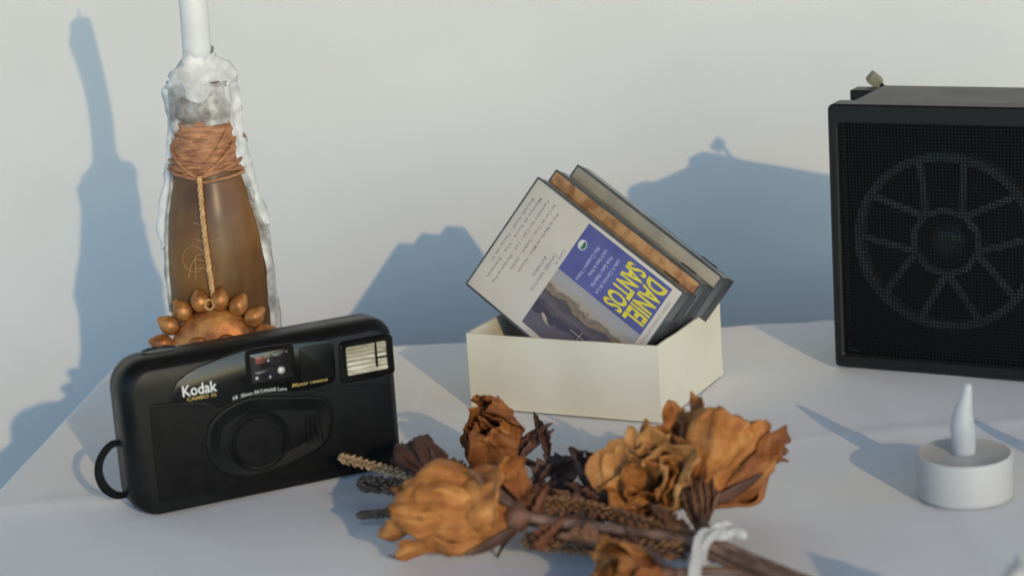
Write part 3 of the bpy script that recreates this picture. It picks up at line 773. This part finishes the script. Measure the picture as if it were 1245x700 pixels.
for y in ys_: b.box((4.3, y - bw / 2, -1.60), (SWD - 4.3, y + bw / 2, -1.30))
g = b.build('grille_mesh', 'grille', sp); g['kind'] = 'stuff'
b = MB(PF); b.plate(rrect(5, 6.6, SWD - 5, 119.4, 1, 3), -9.6, -9.0, .1); b.build('baffle', 'cone', sp)
cx, cy, rx, ry = 55.2, 64.0, 44.6, 42.6
b = MB(PF); b.ringplate(ell(cx, cy, rx, ry, 72), ell(cx, cy, rx - 4.0, ry - 4.0, 72), -9, -2.8, .3); b.build('basket_ring', 'basket', sp)
for k in range(5):                                # five paired spokes
    a = math.radians(92 - 72 * k)
    d, t = np.array([math.cos(a), math.sin(a)]), np.array([-math.sin(a), math.cos(a)])
    for sgn in (-1, 1):
        p0 = np.array([cx, cy]) + d * 14 + t * sgn * 8.8
        p1 = np.array([cx, cy]) + d * 41.5 + t * sgn * 10.6
        nn = t * 1.65
        b = MB(PF); b.plate([p0 - nn, p1 - nn, p1 + nn, p0 + nn], -5, -3.0, .2); b.build('spoke', 'basket', sp)
b = MB(PF); b.ringplate(ell(cx, cy, 17.6, 17.2, 10, math.radians(20)), ell(cx, cy, 14.4, 14.0, 10, math.radians(20)), -6, -3.05, .2); b.build('hub_ring', 'basket', sp)
b = MB(PF); b.lathe([(40, -8.9), (26, -8.4), (14, -8.0), (12, -7.8)], 48, F((cx, cy, 0)), cap0=False); b.build('speaker_cone', 'cone', sp)
b = MB(PF); b.lathe([(8.5, -8), (8.1, -6.2), (6.8, -4.6), (4.5, -3.6), (1.5, -3.2)], 36, F((cx, cy, 0)), cap0=False); b.build('dust_cap', 'dome', sp)
b = MB(PF); b.box((-7.3, 117.5, -63), (22, 126.6, -52)); b.box((2, 119, -57.8), (9, 125.6, -51)); b.build('rear_bracket', 'spkcase', sp, bevel=.8)
# plug on a short lead lying on the rear corner
pl = thing('cable_plug', 'small beige plug on a lead at the rear top corner of the loudspeaker', 'plug', tuple(PF(np.array([[2, 127, -66]]))[0]))
PK = PF(np.array([[.8, 128.8, -68]]))[0]
b = MB(axis_frame(PK, (.62, .1, -.52), .3)); b.box((-2.6, -2.8, -4.2), (2.6, 2.8, 2.6)); b.build('plug_body', 'plug', pl, bevel=.6)
b = MB(); b.tube(spline([PK + [1.5, 0, -1.2], PK + [3.6, .5, -3.4], PK + [5.0, 1, -6], PK + [5.6, 1.5, -12], PK + [6, 2, -26]], 18), 1.2, 8); b.build('lead', 'strap', pl)

# ------------------------------------------------------------------ electric tealights
t0 = (175.9, 826.0, 0)
te = thing('tealight', 'white electric tealight with plastic flame, standing clear in front of the loudspeaker', 'tealight', t0, 'electric tealights on the cloth')
TF = F(t0)
b = MB(TF); b.lathe([(18.2, .15), (18.9, .7), (19, 2), (19, 16.6), (18.8, 17.5), (18.3, 17.95), (17.9, 17.95), (17.6, 17.75), (17.2, 17.6), (10, 17.5), (5.2, 17.4)], 64); b.build('cup', 'tea', te, angle=50)
b = MB(TF); P = []
for z, r, dx, in ((16.5, 4.55, 0), (20, 4.6, -.1), (25, 4.8, -.3), (29, 4.75, -.5), (32, 4.3, -.5), (35, 3.75, -.2), (38, 3.15, .35), (41, 2.5, 1.0), (43.5, 2.0, 1.5), (45.5, 1.5, 1.75), (46.6, .7, 1.8)):
    P.append((z, r, dx))
tt = np.linspace(0, 2 * np.pi, 28, endpoint=False)
zz = np.linspace(0, len(P) - 1, 44); PA = spline([(a, b_, c) for a, b_, c in P], 44)
b.rings([np.c_[dx + r * np.cos(tt), r * np.sin(tt), np.full(28, z)] for z, r, dx in PA]); b.build('flame', 'flame', te, angle=60)
b = MB(TF); b.lathe([(6.4, 16.5), (6.4, 17.0), (5.6, 17.3), (4.7, 17.3)], 30, cap0=False, cap1=False); b.build('flame_collar', 'tea', te)
dup(te, (245.0, 794.1, 0), 'white electric tealight just outside the right edge of the picture')
def crumpled():
    nu_, nv_ = 40, 26; G = []
    for j_ in range(nv_):
        th = math.pi * (.04 + .92 * j_ / (nv_ - 1)); row = []
        for i_ in range(nu_):
            ph = 2 * math.pi * i_ / nu_
            d_ = Vector((math.sin(th) * math.cos(ph), math.sin(th) * math.sin(ph), math.cos(th)))
            k_ = 1 + .30 * (.5 - abs(mnoise.noise(d_ * 2.3 + Vector((4, 1, 2)))) * 2) + .14 * (.5 - abs(mnoise.noise(d_ * 5.1)) * 2) + .10 * mnoise.noise(d_ * 9)
            row.append((d_.x * 23 * k_, d_.y * 18 * k_, 23 * k_ * d_.z))
        G.append(row)
    G = np.array(G); G[..., 2] -= G[..., 2].min(); G[..., 2] = np.maximum(G[..., 2], .2)
    G = G * np.array([1, 1, 47.5 / G[..., 2].max()])
    k_ = (1 - .68 * np.clip(G[..., 2:] / 47.5, 0, 1))
    return np.concatenate([G[..., :2] * k_, G[..., 2:]], -1) + np.concatenate([(162 - 7 * G[..., 2:] / 47.5), 642 + 0 * G[..., 2:], 0 * G[..., 2:]], -1)
b = MB(); G_ = crumpled(); b.rings(list(G_))
tag(b.build('paper_stand_in', 'ribbon', angle=25), 'crumpled paper stand-in for an unidentified white object at the bottom right corner', 'paper')  # stand-in for an unidentified object, shaped to give its cast shadow


# ------------------------------------------------------------------ dried roses
TIE = np.array([66.0, 752.0, 13.0])
def sheet(G, name, mt, parent, solid=.35):
    b = MB(); b.grid(G); o = b.build(name, mt, parent, angle=75, solid=solid, fixn=False)
    nv, nu = np.asarray(G).shape[:2]; l_ = o.data.uv_layers.new(name='UVMap')
    for lp in o.data.loops: l_.data[lp.index].uv = ((lp.vertex_index % nu) / (nu - 1), (lp.vertex_index // nu) / (nv - 1))
    return o

def nz(x, y, z): return mnoise.noise((x, y, z))
def petal_grid(fr, phi, q, R, L, seed, curl=.2, nu=25, nv=23, crink=1.0, half=None, blunt=.8, base_r=.2, warp=1.0):
    r_ = np.random.default_rng(seed)
    half = half or (1.55 - .62 * q) * r_.uniform(.88, 1.12)
    Rq = R * (.20 + .66 * q ** .8) * r_.uniform(.92, 1.06)
    Hq = L * (.90 + .10 * math.sin(3 * q + seed)) * r_.uniform(.9, 1.06)
    cq = curl * (.35 + .8 * q) * r_.uniform(.5, 1.4)
    lip = r_.uniform(-.5, 1.0) * (.06 + .10 * q)
    sd = seed * 3.17 % 97
    G = np.zeros((nv, nu, 3))
    for j in range(nv):
        t = j / (nv - 1)
        wt = min(1, .42 + 1.6 * t) * (1 if t < .75 else 1 - (1 - blunt) * ((t - .75) / .25) ** 2)
        for i in range(nu):
            s_ = -1 + 2 * i / (nu - 1)
            te_ = t * (1 - .10 * s_ ** 4 - .05 * s_ * s_ + .08 * nz(s_ * 2.1, sd, 1.5) + .05 * nz(s_ * 6.0, sd, 4.5) + .04 * nz(s_ * 13.0, sd, 8.5))
            rad = Rq * (base_r + (1 - base_r) * math.sin(min(1, te_ / .55) * math.pi / 2))
            c_ = max(0, (te_ - .5) / .5)
            rad += R * cq * c_ ** 1.8
            z = Hq * te_ - L * .30 * abs(cq) * c_ ** 2.4
            e_ = max(0, (te_ - .84) / .16)
            rad += R * lip * e_ ** 2; z -= R * abs(lip) * .5 * e_ ** 2
            a = phi + s_ * half * wt
            u, v = s_ * half * Rq / R, te_ * L / R
            fold = 1.15 - 2.8 * abs(nz(u * 3.0 + .25 * v, v * .35, sd + 7))             # long creases
            fine = 1 - 2.2 * abs(nz(u * 6.0 - .3 * v, v * .9, sd + 17))
            lump = nz(u * 1.3, v * 1.1, sd + 31)
            k = (.25 + .9 * te_)
            rad += crink * R * k * (.11 * fold + .05 * fine + .20 * lump - .08)
            z += crink * R * .12 * nz(u * 1.6, v * 1.4, sd + 51) * te_
            a += crink * .10 * nz(u * 1.5, v * 1.5, sd + 71) * te_
            rad += R * .12 * q * max(0, (abs(s_) - .75) / .25) ** 2 * math.sin(sd + s_)
            rad = max(rad, R * .03)
            G[j, i] = (rad * math.cos(a), rad * math.sin(a), z)
    W_ = fr(G)
    if warp:
        for j in range(nv):
            for i in range(nu):
                p = Vector(W_[j, i]); k = warp * R * (.3 + .7 * j / (nv - 1))
                v1 = mnoise.noise_vector(p * .075); v2 = mnoise.noise_vector(p * .17 + Vector((9, 3, 5)))
                W_[j, i] += k * (.22 * np.array(v1) + .10 * np.array(v2))
    return W_

def leaf(parent, p0, p1, wid, mt='leaf', curl=.6, seed=1, up=(0, 0, 1), name='leaf', ragged=.25):
    r_ = np.random.default_rng(seed); p0, p1 = np.array(p0, float), np.array(p1, float)
    d = p1 - p0; L = np.linalg.norm(d); d /= L; sd = np.cross(d, up); sd /= np.linalg.norm(sd); nn = np.cross(sd, d)
    G = np.zeros((16, 9, 3)); ph = r_.uniform(0, 6)
    for j in range(16):
        t = j / 15; wv = wid * (math.sin(math.pi * t ** .75) ** .8 + .03) * (1 + ragged * math.sin(j * 2.4 + ph))
        for i in range(9):
            s_ = -1 + i / 4
            G[j, i] = p0 + d * L * t + sd * s_ * wv * math.cos(curl * abs(s_) * 1.2) + nn * (wv * curl * s_ * s_ * 1.1 + L * .10 * math.sin(3 * t + ph) + .5 * math.sin(7 * t + 4 * s_ + ph) + (-.5 if i == 4 else 0))
    return sheet(G, name, mt, parent, .3)

def rose(label, base, axis, R, L, mt, seed, N=15, open_=.5, spin=0.0, path=None, stem_r=2.0, sepals=5, crink=1.0, squash=1.0, blunt=.8):
    fr = axis_frame(base, axis, spin)
    fr.y = fr.y * squash
    r = thing('dried_rose', label, 'dried rose', tuple(base), 'dried roses tied in a bunch')
    r_ = np.random.default_rng(seed)
    for k in range(N):
        q = k / (N - 1)
        sheet(petal_grid(fr, k * 2.3999 + r_.uniform(-.3, .3), q, R, L, seed * 100 + k, open_, crink=crink, blunt=blunt), 'petal', mt if np.isscalar(mt) else mt[int(r_.integers(len(mt)))], r, .22)
    b = MB(fr); b.lathe([(1.6, -6), (2.6, -4), (R * .26, -1), (R * .30, 1.5), (R * .2, 4)], 14, fn=lambda p: p); b.build('calyx', 'sepal', r, angle=70)
    for k in range(sepals):
        a = 2 * math.pi * (k + r_.uniform(0, .5)) / sepals; Ls = R * r_.uniform(.7, 1.15); cu_ = r_.uniform(-.5, .9)
        G = np.zeros((10, 5, 3))
        for j in range(10):
            t = j / 9
            for i in range(5):
                s_ = -1 + i / 2
                wv = R * .13 * math.sin(math.pi * min(1, .12 + .88 * t ** .8)) + .15
                rad = R * .28 + R * (.55 * math.sin(1.5 * t) + cu_ * .8 * t * t) - abs(s_) * wv * .4
                G[j, i] = (rad * math.cos(a) - s_ * wv * math.sin(a), rad * math.sin(a) + s_ * wv * math.cos(a), -1 + Ls * t * (1 - .4 * cu_ * t) + r_.uniform(-.25, .25))
        sheet(fr(G), 'sepal', 'sepal', r, .35)
    pth = [np.array(base) - fr.z * 3.5] + [np.array(p, float) for p in (path or [])]
    P = spline(pth, 26)
    P = P + np.c_[fn3(P, .08, seed), fn3(P, .08, seed + 9), fn3(P, .08, seed + 5) * .5] * .8
    b = MB(); b.tube(P, stem_r * (1 + .12 * fn3(P, .2, seed)), 9); b.build('stem', 'stem', r, angle=70)
    return r, fr

EX = [np.array([78.0, 741.0, 10.0]), np.array([104.0, 712.0, 7.0]), np.array([132.0, 680.0, 5.0])]
def ex(dx, dz, dy=0): return [TIE + np.array([dx, dy, dz])] + [p + np.array([dx * .9, dy, dz]) for p in EX]
r1, f1 = rose('large tan rose lying on its side, nearest the black camera and lowest at left', (-4.0, 780, 20.5), (-.91, .30, -.02), 21.5, 50, ['petal_tan', 'petal_tan', 'petal_tan', 'petal_or'], 3, N=10, open_=-.10, spin=.4, crink=1.1,
              path=[(14, 776, 18), (40, 764, 17)] + ex(-2, 2), stem_r=1.9, sepals=4, blunt=.95)
sheet(petal_grid(axis_frame((-22, 788, 22), (.93, -.28, .12), 0), 2.0, .9, 18, 19, 501, .15, half=1.5, base_r=.85), 'petal', 'petal_tan', r1, .5)
sheet(petal_grid(axis_frame((-18, 788, 22), (.93, -.20, .25), 0), .4, .9, 17, 20, 502, .25, half=1.1, base_r=.7), 'petal', 'petal_or', r1, .5)
r2, f2 = rose('orange brown rose head with a hollow centre, standing in front of the cream box', (-7, 884, 12), (-.30, -.42, .52), 19, 31, ['petal_or', 'petal_or', 'petal_tan'], 5, N=9, open_=-.42, spin=1.1,
              path=[(10, 862, 9), (38, 800, 12)] + ex(1, 3, 2), stem_r=1.6, sepals=5, crink=1.0, blunt=1.0)
r3, f3 = rose('dark maroon closed rose touching the right end of the black camera', (-34, 852, 10), (-.52, .66, .30), 14.5, 32, 'petal_dark', 8, N=8, open_=-.2, spin=.2,
              path=[(-14, 832, 9), (24, 790, 10)] + ex(-3, -2, 2), stem_r=1.5, sepals=5, crink=.8)
r4, f4 = rose('pale tan open rose in the middle of the bunch facing the viewer', (54, 810, 16), (-.36, -.58, .42), 21, 26, ['petal_pale', 'petal_pale', 'petal_tan'], 13, N=11, open_=.22, spin=2.2, crink=1.35,
              path=[(62, 800, 12), (64, 775, 13)] + ex(0, -1, 3), stem_r=1.6, sepals=4, blunt=1.0)
r5, f5 = rose('big orange brown rose at the right of the bunch with a curled petal sticking out', (66, 794, 17), (.40, .62, .55), 24, 39, ['petal_or', 'petal_or', 'petal_tan'], 21, N=11, open_=.12, spin=.8,
              path=[(66, 775, 15)] + ex(2, 1), stem_r=1.9, sepals=3, crink=1.8, blunt=.95)
for k_, (dx, dy, dz) in enumerate(((-7, 9, 11), (-3, 7, 14), (2, 5, 14), (6, 8, 12), (9, 10, 8))):
    leaf(r5, (66 + dx * .35, 778 + k_, 13), (66 + dx, 784 + dy, 14 + dz), 3.2, 'leafbrown', .9, 40 + k_)
r6, f6 = rose('tan rose cut off by the bottom edge of the picture', (47, 738, 10), (-.86, -.40, .12), 15, 28, ['petal_tan', 'petal_or'], 34, N=9, open_=.2, spin=1.7,
              path=[(58, 742, 9)] + ex(-1, -3, -2)[1:], stem_r=1.6, sepals=5)
# the curled petal and leaves that belong to the roses
sheet(petal_grid(axis_frame((83, 806, 25), (.86, .15, .40), 0), 1.0, .9, 8.5, 17, 601, -.2, half=2.0), 'petal', 'petal_or', r5, .4)
sheet(petal_grid(axis_frame((86, 806, 27), (.86, .15, .30), 0), -1.6, .8, 7, 15, 602, .2, half=1.6), 'petal', 'petal_or', r5, .4)
sheet(petal_grid(axis_frame((72, 796, 14), (.62, .45, .62), 0), -1.2, .95, 19, 33, 603, .1, half=1.0), 'petal', 'petal_or', r5, .4)
leaf(r2, (-2, 868, 10), (13, 885, 22), 5.0, 'leaf', .9, 2)
leaf(r2, (10, 866, 12), (6, 884, 30), 4.0, 'leaf', .9, 12)
leaf(r2, (4, 850, 6), (22, 858, 16), 7.0, 'leaf', .7, 3)
leaf(r3, (-38, 858, 16), (-24, 866, 8), 5.5, 'petal_dark', .7, 4)
leaf(r3, (-40, 868, 20), (-22, 850, 7), 5.0, 'petal_red', .6, 14)
leaf(r4, (30, 822, 10), (18, 834, 28), 7.0, 'leaf', .9, 7)
leaf(r4, (34, 828, 8), (26, 846, 24), 6.0, 'leaf', .9, 8)
leaf(r4, (40, 800, 8), (12, 812, 12), 7.5, 'leaf', .6, 9)
leaf(r4, (44, 808, 8), (24, 806, 20), 5.5, 'sepal', .8, 19)
leaf(r1, (-4, 784, 14), (10, 792, 27), 5.5, 'petal_red', .8, 15)
leaf(r1, (2, 772, 10), (14, 776, 20), 5.0, 'petal_red', .9, 16)

for k_, (p0, p1, wd, mt_, own) in enumerate((((40, 806, 8), (8, 826, 15), 6, 'leaf', r4), ((44, 800, 10), (16, 818, 22), 6, 'leafbrown', r4), ((30, 812, 5), (4, 834, 8), 7, 'leaf', r4),
        ((36, 792, 12), (10, 808, 20), 5, 'leafbrown', r4), ((20, 790, 6), (-2, 800, 12), 6, 'leafbrown', r1), ((30, 776, 6), (6, 788, 15), 6, 'leaf', r1), ((34, 764, 8), (10, 768, 14), 6, 'leafbrown', r1),
        ((50, 770, 10), (30, 790, 18), 5, 'leafbrown', r4), ((58, 772, 8), (52, 792, 16), 5, 'leaf', r5), ((60, 770, 12), (46, 784, 20), 4.5, 'leafbrown', r4), ((14, 842, 6), (24, 868, 14), 7, 'leaf', r2), ((20, 834, 4), (-2, 846, 10), 7, 'leaf', r2), ((-24, 842, 6), (-6, 852, 12), 6, 'leaf', r3))):
    leaf(own, p0, p1, wd, mt_, .8, 60 + k_, ragged=.35)
def spike(label, pts, mt, bead, n, wide=1.0, seed=1):
    r_ = np.random.default_rng(seed); P = spline(pts, n); T = np.gradient(P, axis=0)
    t = thing('seed_spike', label, 'dried seed head', tuple(P[0]), 'dried seed spikes between the roses')
    b = MB(); b.tube(P, bead * .35, 6); b.build('stalk', 'stem', t)
    b = MB()
    for k, (p, d) in enumerate(zip(P, T)):
        d = d / np.linalg.norm(d); s1 = np.cross(d, (0, 0, 1)); s1 /= np.linalg.norm(s1); s2 = np.cross(s1, d)
        for m_ in range(4):
            a = m_ * math.pi / 2 + (k % 2) * math.pi / 4 + r_.uniform(-.3, .3); rr = bead * .62 * wide
            o = np.cos(a) * s1 + np.sin(a) * s2
            fr = axis_frame(p + o * rr, d * .75 + o * .55)
            s0 = b.fr; b.fr = fr
            k_ = r_.uniform(.75, 1.15)
            b.rings([np.c_[q_ * bead * k_ * np.cos(A6), .7 * q_ * bead * k_ * np.sin(A6), np.full(6, z_ * bead * k_)] for q_, z_ in ((.25, -.9), (.52, -.2), (.48, .5), (.12, 1.2))]); b.fr = s0
    g = b.build('husk', mt, t, angle=80); g['kind'] = 'stuff'
    return t
A6 = np.linspace(0, 2 * np.pi, 6, endpoint=False)
spike('pale plaited seed spike pointing left across the black camera', [(-77, 880, 15.5), (-62, 868, 14.5), (-48, 856, 14), (-30, 838, 14), (0, 806, 13), (40, 772, 13)], 'spike', 1.9, 56, 1.0, 1)
spike('thick dark seed head under the pale plaited spike', [(-69, 872, 6.5), (-60, 866, 7), (-48, 857, 7.5), (-34, 846, 8), (-10, 820, 9), (30, 782, 10)], 'spikedark', 2.2, 60, 1.7, 2)
spike('thin grey brown seed spike lying on the cloth beside the tan rose', [(-69, 843, 2.4), (-58, 843, 2.8), (-46, 842, 3.6), (-28, 832, 6), (10, 796, 9), (36, 776, 11)], 'spikedark', 1.5, 70, 1.0, 3)
spike('brown seed spike running between the stems and the pale tan rose', [(0, 806, 17), (12, 800, 17.5), (26, 792, 17), (42, 778, 16), (58, 762, 14)], 'spikebrown', 1.9, 46, 1.5, 4)
spike('broad brown seed head below the stems beside the tan rose', [(-1, 784, 9), (10, 778, 9.5), (24, 770, 10), (40, 762, 11), (56, 755, 12)], 'spikebrown', 2.1, 40, 2.0, 5)

# white ribbon tie
ti = thing('ribbon_tie', 'white ribbon knotted round the rose stems', 'ribbon', tuple(TIE))
ax = np.array(EX[0]) - TIE; ax = ax / np.linalg.norm(ax)
TFm = axis_frame(TIE, ax)
b = MB(TFm); tt = np.linspace(0, 2 * np.pi, 36)
for k in range(3):
    rr = 6.6 + .3 * k + .4 * np.sin(3 * tt + k)
    b.tube(np.c_[rr * np.cos(tt), rr * .95 * np.sin(tt), -2 + 2.4 * k + .8 * np.sin(tt + k)], 2.0, 8, flat=.25, up=(0, 0, 1))
b.build('wrap', 'ribbon', ti, angle=70)
def rib(pts, wdt, seed):
    P = spline(pts, 24); r_ = np.random.default_rng(seed); T = np.gradient(P, axis=0); G = []
    for k, (p, d) in enumerate(zip(P, T)):
        d = d / np.linalg.norm(d); s1 = np.cross(d, (.3, -.8, .5)); s1 /= np.linalg.norm(s1)
        G.append([p + s1 * wdt * s_ + 1.1 * np.array(mnoise.noise_vector(Vector((k * .35, s_ * 1.3, seed * 7.0)))) for s_ in np.linspace(-1, 1, 7)])
    sheet(np.array(G), 'ribbon_end', 'ribbon', ti, .25)
kn_ = TIE + np.array([1, -2, 6])
rib([kn_, kn_ + [3, 2, 2.5], kn_ + [6, 4, 2], kn_ + [7, 4, -1], kn_ + [4, 2, -2]], 1.8, 1)
rib([kn_, kn_ + [-3, -1, 1.5], kn_ + [-6, -6, -2], kn_ + [-8, -12, -9], kn_ + [-9, -18, -16]], 2.2, 2)
rib([kn_, kn_ + [4, -1, .5], kn_ + [9, 2, 0], kn_ + [13, 3, -3]], 1.8, 3)
